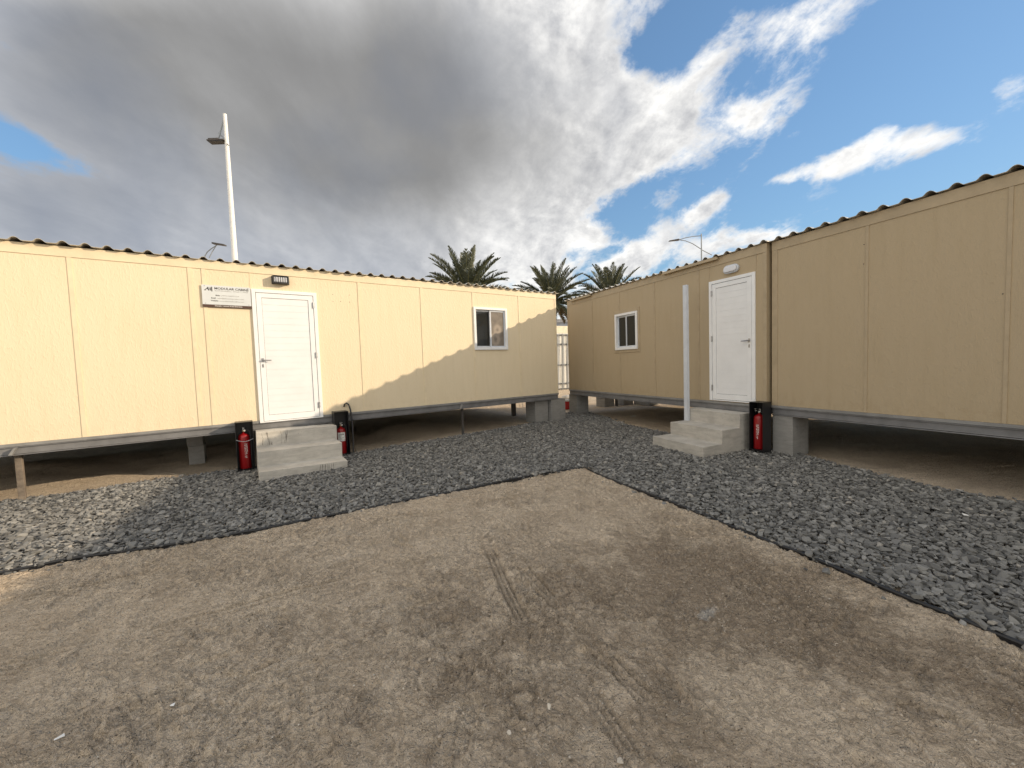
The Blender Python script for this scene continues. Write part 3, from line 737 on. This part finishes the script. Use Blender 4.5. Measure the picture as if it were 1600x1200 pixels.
# ------------------------------------------------------------------ concrete steps
def steps(label, o, a, x0, x1, prof, mat, tilt, yback):
    t = thing('concrete_steps', label, 'steps', wpt(o, a, x0, 0, 0), a, 'cast concrete steps below the doors')
    t.rotation_euler = (0, R_(tilt), a)
    w = x1-x0; pts = [(-prof[0][0], 0)]
    for i, (d, z) in enumerate(prof):
        pts.append((-d, z)); nd = prof[i+1][0] if i+1 < len(prof) else -yback
        pts.append((-nd, z))
    pts.append((yback, 0))
    # profile in (y, z), extruded along x with cross loops so that the edges can wear
    bm = bmesh.new(); n = 14; rows = []
    for i in range(n+1): rows.append([bm.verts.new((w*i/n, y, z)) for y, z in pts])
    for i in range(n):
        for k in range(len(pts)):
            k2 = (k+1) % len(pts); bm.faces.new((rows[i][k], rows[i+1][k], rows[i+1][k2], rows[i][k2]))
    bm.faces.new(rows[0]); bm.faces.new(rows[-1][::-1]); bmesh.ops.recalc_face_normals(bm, faces=bm.faces)
    r = random.Random(int(w*1000))
    for row in rows:
        for v_ in row:
            if v_.co.z > .02: v_.co += Vector((0, r.gauss(0, .0011), r.gauss(0, .0011)))
    me = bpy.data.meshes.new('step_block'); bm.to_mesh(me); bm.free(); me.materials.append(mat)
    ob = bpy.data.objects.new('step_block', me); COL.objects.link(ob); ob.parent = t
    bv = ob.modifiers.new('bevel', 'BEVEL'); bv.width = .004; bv.segments = 2; bv.limit_method = 'ANGLE'; bv.angle_limit = R_(25)
    return t
steps('three concrete steps with drip stains below the sunlit door', OL, AL, -6.40, -5.262, [(1.09, .158), (.72, .375), (.33, .61)], CONCL, 1.3, .10)
steps('three clean grey concrete steps below the shaded right door', OR, AR, 4.29, 5.305, [(1.10, .19), (.69, .40), (.29, .615)], CONC, .4, .10)

# ------------------------------------------------------------------ blocks and posts under the cabins
def block(label, o, a, x0, x1, y0, y1, z0, z1, name='concrete_block', mat=None, rot=0, cat='block', group='concrete blocks holding up the cabins'):
    c = wpt(o, a, (x0+x1)/2, (y0+y1)/2, z0); hx, hy = (x1-x0)/2, (y1-y0)/2
    ob = MB().box(-hx, hx, -hy, hy, 0, z1-z0).build(name, mat or CONCB, bevel=.008); ob.location = c; ob.rotation_euler = (0, 0, a+R_(rot)); tag(ob, label, cat, group); return ob
block('light grey concrete block under the near corner of the sunlit cabin', OL, AL, -.225, .235, .0, .42, 0, .600)
block('dark shaded concrete block under the sunlit cabin left of its corner block', OL, AL, -.66, -.255, .10, .5, 0, .600)
block('tan concrete block under the far left corner of the shaded door cabin', OR, AR, -.12, .27, .05, .44, .02, .600)
block('large grey concrete block under the left end of the blank cabin, beside a fire extinguisher', OR2, AR, .0, .29, .0, .40, 0, .600)
block('dim concrete block stack deep under the left cabin', OL, AL, -7.31, -7.10, .9, 1.25, 0, .34)
block('upper block of the dim stack under the left cabin', OL, AL, -7.32, -7.11, .89, 1.25, .342, .602)
def gblock(label, x, y, w, d, h, rot, z=0, name='concrete_block'):
    ob = MB().box(-w/2, w/2, -d/2, d/2, 0, h).build(name, CONCB, bevel=.01); ob.location = (x, y, z+gbase(np.array([x]), np.array([y]))[0]); ob.rotation_euler = (0, 0, R_(rot)); tag(ob, label, 'block', 'concrete blocks holding up the cabins')
gblock('brownish concrete block seen under the right cabin, lower of two', 3.0, 12.6, .42, .4, .26, -62)
gblock('brownish concrete block seen under the right cabin, upper of two', 3.0, 12.6, .42, .4, .25, -60, .262)
gblock('pale concrete block beyond the dark post under the right cabin', 3.72, 12.9, .36, .4, .5, -64)
gblock('long dark block farthest right under the right cabin', 4.35, 12.7, .7, .4, .4, -66)
def post(label, x, y, w, d, z1, mat, rz, name='support_post', group='posts propping the cabins'):
    z0 = ghz(x, y)-.03; ob = MB().box(-w/2, w/2, -d/2, d/2, 0, z1-z0).build(name, mat, bevel=.004); ob.location = (x, y, z0); ob.rotation_euler = (0, 0, rz); tag(ob, label, 'post', group); return ob
p = wpt(OL, AL, -8.86, .09); post('weathered wooden prop post under the left end of the sunlit cabin', p.x, p.y, .062, .05, .601, WOOD, AL)
p = wpt(OL, AL, -2.66, .10); post('thin dark steel prop post under the middle of the sunlit cabin', p.x, p.y, .045, .045, .601, DSTEEL, AL)
post('dark prop post seen against sunlit sand under the left cabin', .02, 11.0, .10, .10, .615, DSTEEL, AL)
post('slim dark rod under the left cabin near its corner blocks', .60, 11.2, .035, .035, .615, DSTEEL, AL)
post('dark prop post between blocks under the right cabin', 3.35, 12.55, .07, .07, .6, DSTEEL, AR)
for (o, x) in ((OL, -8.86), (OL, -2.75)):
    t = tag(MB().prism([(x-.035, .616), (x-.005, .616), (x+.035, .70), (x+.01, .70)], -.07, -.014).build('beam_bracket', BEAMT, bevel=.003), ('grey bracket' if x < -5 else 'small steel bracket')+' sticking out of the cabin beam above '+('the wooden post' if x < -5 else 'the thin steel post'), 'bracket')
    t.location = (o.x, o.y, 0); t.rotation_euler = (0, 0, AL)

# ------------------------------------------------------------------ fire extinguishers in their stands
def extinguisher_stand(label, elabel, o, a, x0, x1, y0, z0, z1, ex, hr, label_band, group2='fire extinguishers', twist=0):
    t = thing('extinguisher_stand', label, 'stand', wpt(o, a, (x0+x1)/2, 0, z0), a+R_(twist), 'black open fronted extinguisher stands')
    w = (x1-x0)/2; h = z1-z0; yb = -.022; th = .006
    MB().box(-w, w, yb-th, yb, 0, h).build('back_panel', BLACK, t)
    MB().box(-w, -w+th, y0, yb-th-.001, 0, h).build('side_panel', BLACK, t); MB().box(w-th, w, y0, yb-th-.001, 0, h).build('side_panel', BLACK, t)
    MB().box(-w+th+.001, w-th-.001, y0, yb-th-.001, h-.008, h).build('top_panel', BLACK, t); MB().box(-w+th+.001, w-th-.001, y0, yb-th-.001, .02, .028).build('bottom_panel', BLACK, t)
    c = wpt(o, a, (x0+x1)/2+ex, (y0+yb)/2-.004, z0+.030)
    e = thing('fire_extinguisher', elabel, 'fire extinguisher', c, a+R_(twist), group2)
    r = .075; H_ = .44*hr
    MB().lathe([(r*.7, 0), (r*.96, .006), (r, .02), (r, H_-.06), (r*.93, H_-.03), (r*.72, H_-.008), (r*.35, H_+.006), (.018, H_+.012), (.018, H_+.03)], n=28).build('cylinder', RED, e, smooth=True)
    v = MB(); v.lathe([(.016, H_+.031), (.02, H_+.034), (.02, H_+.06), (.012, H_+.065)], n=14).build('valve', BRASS, e, smooth=True)
    hd = MB(); hd.box(-.014, .014, -.085, .03, H_+.066, H_+.074); hd.prism([(-.013, H_+.095), (.013, H_+.095), (.013, H_+.103), (-.013, H_+.103)], -.095, .02).box(-.012, .012, .012, .024, H_+.074, H_+.095)
    hd.build('handle', RED if hr < 1 else STEEL, e)
    pts = [(.015, 0, H_+.048), (.05, -.015, H_+.062), (.078, -.025, H_+.03), (.087, -.03, H_-.06), (.086, -.03, H_-.2), (.084, -.03, .12)]
    MB().tube(pts, .0085, 8).build('hose', BLACKP, e, smooth=True)
    MB().tube([(.021, -.0, H_+.05), (.014, -.03, H_+.05)], .014, 12).build('gauge', LABEL, e)
    def curved(a0, a1, za, zb, mat, name, rad=r+.0012):
        vs = []; n_ = 10
        for i in range(n_+1):
            tt = a0+(a1-a0)*i/n_; vs += [(rad*math.sin(tt), -rad*math.cos(tt), za), (rad*math.sin(tt), -rad*math.cos(tt), zb)]
        MB().add(vs, [(2*i, 2*i+2, 2*i+3, 2*i+1) for i in range(n_)]).build(name, mat, e)
    if label_band:
        curved(-1.0, .75, H_*.50, H_*.84, LABEL, 'paper_label')
        rr_ = random.Random(2)
        for k in range(7):
            zz = H_*.54+k*.018; a0 = rr_.uniform(-.8, -.45); a1 = a0+rr_.uniform(.45, 1.1); hh = rr_.choice((.004, .006, .010)); m_ = MB(); q = []
            for i in range(6):
                tt = a0+(a1-a0)*i/5; q += [(.0775*math.sin(tt), -.0775*math.cos(tt), zz), (.0775*math.sin(tt), -.0775*math.cos(tt), zz+hh)]
            m_.add(q, [(2*i, 2*i+2, 2*i+3, 2*i+1) for i in range(5)]).build('label_print', INK, e)
    else:
        m_ = MB(); rr_ = random.Random(4)
        for col_, a0 in enumerate((.02, .22, .40)):      # columns of small vertical white print
            zz = H_*.72
            while zz > H_*(.30 if col_ < 2 else .42):
                hgt = rr_.uniform(.006, .020)
                a1 = a0+rr_.uniform(.05, .12); q = r+.0014
                if col_ == 0 and zz < H_*.5: a1 = a0+.05; hgt = .028
                m_.add([(q*math.sin(a0), -q*math.cos(a0), zz), (q*math.sin(a1), -q*math.cos(a1), zz), (q*math.sin(a1), -q*math.cos(a1), zz+hgt), (q*math.sin(a0), -q*math.cos(a0), zz+hgt)], [(0, 1, 2, 3)])
                zz -= hgt+rr_.uniform(.003, .010)
        m_.build('white_print', LABEL, e)
extinguisher_stand('black extinguisher stand left of the stained steps', 'tall red fire extinguisher with white print left of the stained steps', OL, AL, -6.645, -6.418, -.23, .02, .775, -.01, 1.22, False)
extinguisher_stand('black extinguisher stand right of the stained steps', 'red fire extinguisher with a white paper label right of the stained steps', OL, AL, -5.262, -5.032, -.23, .03, .80, 0.0, 1.02, True)
extinguisher_stand('black extinguisher stand right of the clean grey steps', 'red fire extinguisher with white print right of the clean grey steps', OR, AR, 5.415, 5.628, -.22, .05, .81, -.01, 1.2, False)
# wire handle ring across the first stand
rg = MB().tube([wpt(OL, AL, -6.64+.22*i/10, -.245-.03*math.sin(math.pi*i/10), .515-.03*math.sin(math.pi*i/10)) for i in range(11)], .004, 6).build('retaining_wire', STEEL); tag(rg, 'bent steel wire across the front of the leftmost extinguisher stand', 'wire')
# black cable hooked at the second stand
pts = [(-5.055, -.03, .862), (-5.045, -.03, .905), (-5.015, -.05, .925), (-4.985, -.07, .90), (-4.965, -.10, .80), (-4.955, -.14, .55), (-4.965, -.18, .25), (-4.975, -.20, .06)]
cb = MB().tube([wpt(OL, AL, *q) for q in pts], .014, 8).build('cable', BLACKP, smooth=True); tag(cb, 'black cable hooked up beside the stand right of the stained steps', 'cable')

# leaning aluminium tube on the right steps
t = thing('aluminium_tube', 'tall pale square tube standing on the middle of the right steps', 'tube', wpt(OR, AR, 4.335, -.33, .402), AR)
m = MB(); a_, b_ = .038, .027
for (x0, x1, y0, y1) in ((-a_, a_, -b_, -b_+.003), (-a_, a_, b_-.003, b_), (-a_, -a_+.003, -b_+.003, b_-.003), (a_-.003, a_, -b_+.003, b_-.003)): m.box(x0, x1, y0, y1, 0, 2.40)
m.build('tube_wall', ALU, t); MB().box(-a_+.004, a_-.004, -b_+.004, b_-.004, 2.37, 2.375).build('inner_plug', BLACKP, t)

# litter
def litter(label, x, y, w, l, rz, z=None):
    vs = [(-w/2, -l/2, .004), (w/2, -l/2, .0), (w/2, l/2, .006), (-w/2, l/2, .002), (0, 0, .008)]
    vs += [(a, b, c-.0015) for a, b, c in vs]
    o = MB().add(vs, [(0, 1, 4), (1, 2, 4), (2, 3, 4), (3, 0, 4), (6, 5, 9), (7, 6, 9), (8, 7, 9), (5, 8, 9), (0, 5, 6, 1), (1, 6, 7, 2), (2, 7, 8, 3), (3, 8, 5, 0)]).build('litter', PAPER)
    o.location = (x, y, ghz(x, y)+.004 if z is None else z); o.rotation_euler = (0, 0, rz); tag(o, label, 'litter', 'scraps of white litter'); return o
litter('white paper scrap on the gravel between the two cabins', 2.95, 9.55, .14, .07, .3, .135)
litter('small white scrap on the dark gravel far right', 3.93, 3.35, .045, .03, 1.0, .065)
litter('thin white sliver on the sand at lower left', -1.97, 1.58, .03, .012, .9)
litter('tiny pale chip on the sand left of centre', -1.62, 1.73, .016, .012, .2)

# ------------------------------------------------------------------ beyond the gap: fence, sand, bucket, house
fo = Vector((2.8, 21.0, 0)); fa = R_(27)
t = thing('hoarding_fence', 'white sheet metal hoarding fence with grey frame beyond the gap', 'fence', fo, fa)
m = MB(); x = -12.
while x < 14:
    m.box(x, x+.155, 0, .012, .12, 3.05).box(x+.155, x+.20, .014, .026, .12, 3.05); x += .2
m.build('sheeting', FENCEM, t)
for z in (.35, 1.35, 2.45, 2.95): MB().box(-12, 14, -.06, -.004, z, z+.06).build('rail', FENCEB, t)
x = -12.
while x < 14:
    MB().tube([(x-.11, -.09, 0), (x-.02, -.09, 3.0)], .028, 6).build('upright', FENCEB, t); x += 1.0 if abs(x-.0) > 2.2 else .32
MB().box(-12, 14, .0, .014, 3.052, 3.45).build('coping_sheet', simple('cream_sheet', (.78, .72, .55), .6), t)
t = thing('bucket', 'red bucket with white rim standing beyond the gap between the cabins', 'bucket', (1.70, 12.15, gbase(np.array([0.]), np.array([12.]))[0]), 0)
MB().lathe([(.085, 0), (.095, .01), (.115, .26), (.108, .262), (.09, .02)], n=20).build('bucket_body', REDP, t, smooth=True)
MB().lathe([(.117, .255), (.121, .262), (.117, .30), (.02, .305)], n=20).build('rim', LABEL, t)
r = random.Random(9)
for i, (x, y, w, lab) in enumerate(((2.2, 15.5, .5, 'pale sack of rubbish on the sunlit sand beyond the gap, left one'), (3.4, 16.5, .7, 'pale sack on the sunlit sand under the right cabin'), (-.3, 15.0, .8, 'white sheet heap on the sunlit sand seen under the left cabin'))):
    o = MB(); V, Fc = rock_shape(500+i, 20); o.add([(a*w*.5, b*w*.35, (c+.8)*w*.2) for a, b, c in V.tolist()], [tuple(q) for q in Fc.tolist()])
    q = o.build('sack', BAGM, smooth=True); q.location = (x, y, .03); tag(q, lab, 'sack', 'pale sacks on the sand behind the cabins')
t = thing('house', 'distant low blue grey building above the fence in the gap', 'building', (9, 48, 0), R_(-8))
MB().box(-9, 9, 0, 6, 0, 6.4).build('wall', HOUSE, t); MB().box(-9.2, 9.2, -.2, 6.2, 6.402, 6.8).build('roof', simple('house_parapet', (.42, .43, .45), .8), t)
for i in range(6):
    for z in (1.2, 4.0): MB().box(-7.8+i*2.9, -6.6+i*2.9, -.03, -.003, z, z+1.3).build('window', GLASS, t)

# ------------------------------------------------------------------ palms
def palm(label, x, y, zc, R0, nf, seed, droop=1.0):
    r = random.Random(seed); t = thing('date_palm', label, 'palm', (x, y, 0), 0, 'date palms behind the cabins')
    tr = MB(); k = int(zc/.14); pts = []; rad = []
    for i in range(k+1):
        z = i*zc/k; pts.append((.03*math.sin(z), .02*math.cos(z*.8), z)); rad.append(.24+(.035 if i % 2 else 0)+.05*(1-z/zc))
    tr.tube(pts, rad, 14); tr.build('trunk', BARK, t)
    V = []; Fs = []; T = []
    st = MB()
    for i in range(nf):
        az = i*2.39996+r.uniform(-.25, .25); q = (i+.5)/nf
        el = R_(84-104*q**.85*droop+r.uniform(-7, 7)); L = R0*(.78+.3*math.sin(math.pi*min(1, q*.9+.15)))*r.uniform(.88, 1.08)
        dead = q > .88 and r.random() < .75
        d = Vector((math.cos(az)*math.cos(el), math.sin(az)*math.cos(el), math.sin(el))); p = Vector((0, 0, zc-.1-.35*q))+Vector((math.cos(az), math.sin(az), 0))*.16
        P = [p.copy()]; D = [d.copy()]; n_ = 26; sag = r.uniform(.5, .9)*(1.1 if q > .5 else .75)
        for j in range(n_):
            tt = j/n_; d = (d+Vector((0, 0, -1))*sag*(.018+.062*tt)).normalized(); p = p+d*(L/n_); P.append(p.copy()); D.append(d.copy())
        st.tube(P, [.028*(1-j/(n_+2))+.004 for j in range(n_+1)], 5)
        base_t = r.uniform(.1, .7); roll = r.uniform(-.5, .5)
        for j in range(4, n_*3+1):
            tt = j/(n_*3); jj = min(n_, j//3); pp = P[jj] if jj >= n_ else P[jj].lerp(P[jj+1], (j % 3)/3)
            dd = D[jj]; side0 = dd.cross(Vector((0, 0, 1)))
            if side0.length < .05: side0 = Vector((math.sin(az), -math.cos(az), 0))
            side0.normalize(); upv = side0.cross(dd).normalized()
            ll = R0*.185*(math.sin(math.pi*(tt*.86+.12))**.7)*r.uniform(.85, 1.1)
            for s in (-1, 1):
                lift = .55+r.uniform(-.25, .25)
                ld = (dd*(.75+.35*tt)+side0*s*.85+upv*lift+Vector((0, 0, -.12))).normalized()
                wv = ld.cross(upv).normalized()*.019*R0/2.5 if r.random() < .5 else ld.cross(side0).normalized()*.019*R0/2.5
                o_ = len(V); mid = pp+ld*ll*.5+Vector((0, 0, -.01)); tip = pp+ld*ll+Vector((0, 0, -.05*ll))
                V += [pp-wv*.5, mid-wv, tip, mid+wv, pp+wv*.5]; Fs += [(o_, o_+1, o_+4), (o_+1, o_+3, o_+4), (o_+1, o_+2, o_+3)]
                tn = .97 if dead else min(.88, max(0, base_t+r.uniform(-.15, .2))); T += [tn]*5
    st.build('frond_stems', simple('palm_stem', (.22, .21, .09), .6) if 'palm_stem' not in MATS else MATS['palm_stem'], t)
    o = fastmesh('crown', np.array([q[:] for q in V]), np.array(Fs), LEAF, np.array(T)); o.parent = t
    return t
palm('largest and leftmost date palm rising behind the sunlit cabin roof', -2.5, 24.0, 6.0, 2.75, 84, 11)
palm('middle date palm with fronds drooping into the gap between cabins', 2.6, 24.5, 5.55, 2.35, 78, 23, 1.12)
palm('rightmost date palm mostly hidden behind the shaded cabin roof', 6.9, 27.0, 5.85, 2.55, 70, 37)

# ------------------------------------------------------------------ poles and street lamps
t = thing('floodlight_mast', 'tall white mast with a dark floodlight behind the sunlit cabin', 'mast', (-12.37, 18, 0), 0)
MB().tube([(0, 0, z) for z in (0, 3, 6.6, 9, 11, 13.05)], [.155, .14, .118, .10, .088, .072], 20).build('pole', POLE, t, smooth=True)
h = MB(); h.box(-.80, -.04, -.16, .16, 11.86, 11.92); h.box(-.76, -.3, -.12, .12, 11.92, 11.99)
hd = h.build('lamp_head', DSTEEL, t, bevel=.02)
MB().box(-.76, -.10, -.14, .14, 11.83, 11.858).build('lens', BLACKP, hd)
MB().tube([(-.06, 0, 12.85), (-.22, 0, 12.4), (-.34, 0, 12.03)], .03, 8).tube([(-.34, 0, 12.25), (-.08, 0, 11.98)], .022, 8).build('strut', GALV, t)
MB().tube([(-.02, 0, 11.83), (.16, -.12, 11.62)], .02, 6).build('bracket', GALV, t)
t = thing('street_lamp', 'small dark street lamp head just above the roof left of the mast', 'street lamp', (-22.9, 30, 0), 0, 'street lamps beyond the cabins')
MB().tube([(0, 0, 0), (0, 0, 10.4)], [.1, .07], 12).build('pole', GALV, t)
MB().tube([(0, 0, 10.4), (.25, 0, 10.75), (.6, 0, 11.0), (1.0, 0, 11.22)], .035, 8).tube([(.35, 0, 10.3), (.62, 0, 10.75), (.95, 0, 11.2)], .03, 8).build('arm', GALV, t)
MB().add([(.72, -.15, 11.30), (1.62, -.15, 11.14), (1.62, .15, 11.14), (.72, .15, 11.30), (.72, -.15, 11.42), (1.62, -.15, 11.24), (1.62, .15, 11.24), (.72, .15, 11.42)], [(0, 3, 2, 1), (4, 5, 6, 7), (0, 1, 5, 4), (1, 2, 6, 5), (2, 3, 7, 6), (3, 0, 4, 7)]).build('lamp_head', DSTEEL, t)
t = thing('street_lamp', 'thin grey street lamp with curved arm above the right cabin roof', 'street lamp', (19.57, 40, 0), 0, 'street lamps beyond the cabins')
MB().tube([(0, 0, 0), (0, 0, 8), (0, 0, 13.95)], [.12, .09, .055], 12).build('pole', GALV, t)
arc = [(-2.25, 0, 13.42), (-1.6, 0, 13.30), (-.9, 0, 13.0), (-.3, 0, 12.6), (.2, 0, 12.25), (1.05, 0, 11.8)]
MB().tube([(0, 0, 13.75), (-.8, 0, 13.72), (-1.6, 0, 13.6), (-2.3, 0, 13.42)], .04, 8).tube(arc, .04, 8).build('arm', GALV, t)
MB().add([(-3.3, -.12, 13.30), (-2.25, -.16, 13.36), (-2.25, .16, 13.36), (-3.3, .12, 13.30), (-3.25, -.08, 13.38), (-2.3, -.1, 13.52), (-2.3, .1, 13.52), (-3.25, .08, 13.38)], [(0, 3, 2, 1), (4, 5, 6, 7), (0, 1, 5, 4), (1, 2, 6, 5), (2, 3, 7, 6), (3, 0, 4, 7)]).build('lamp_head', DSTEEL, t)
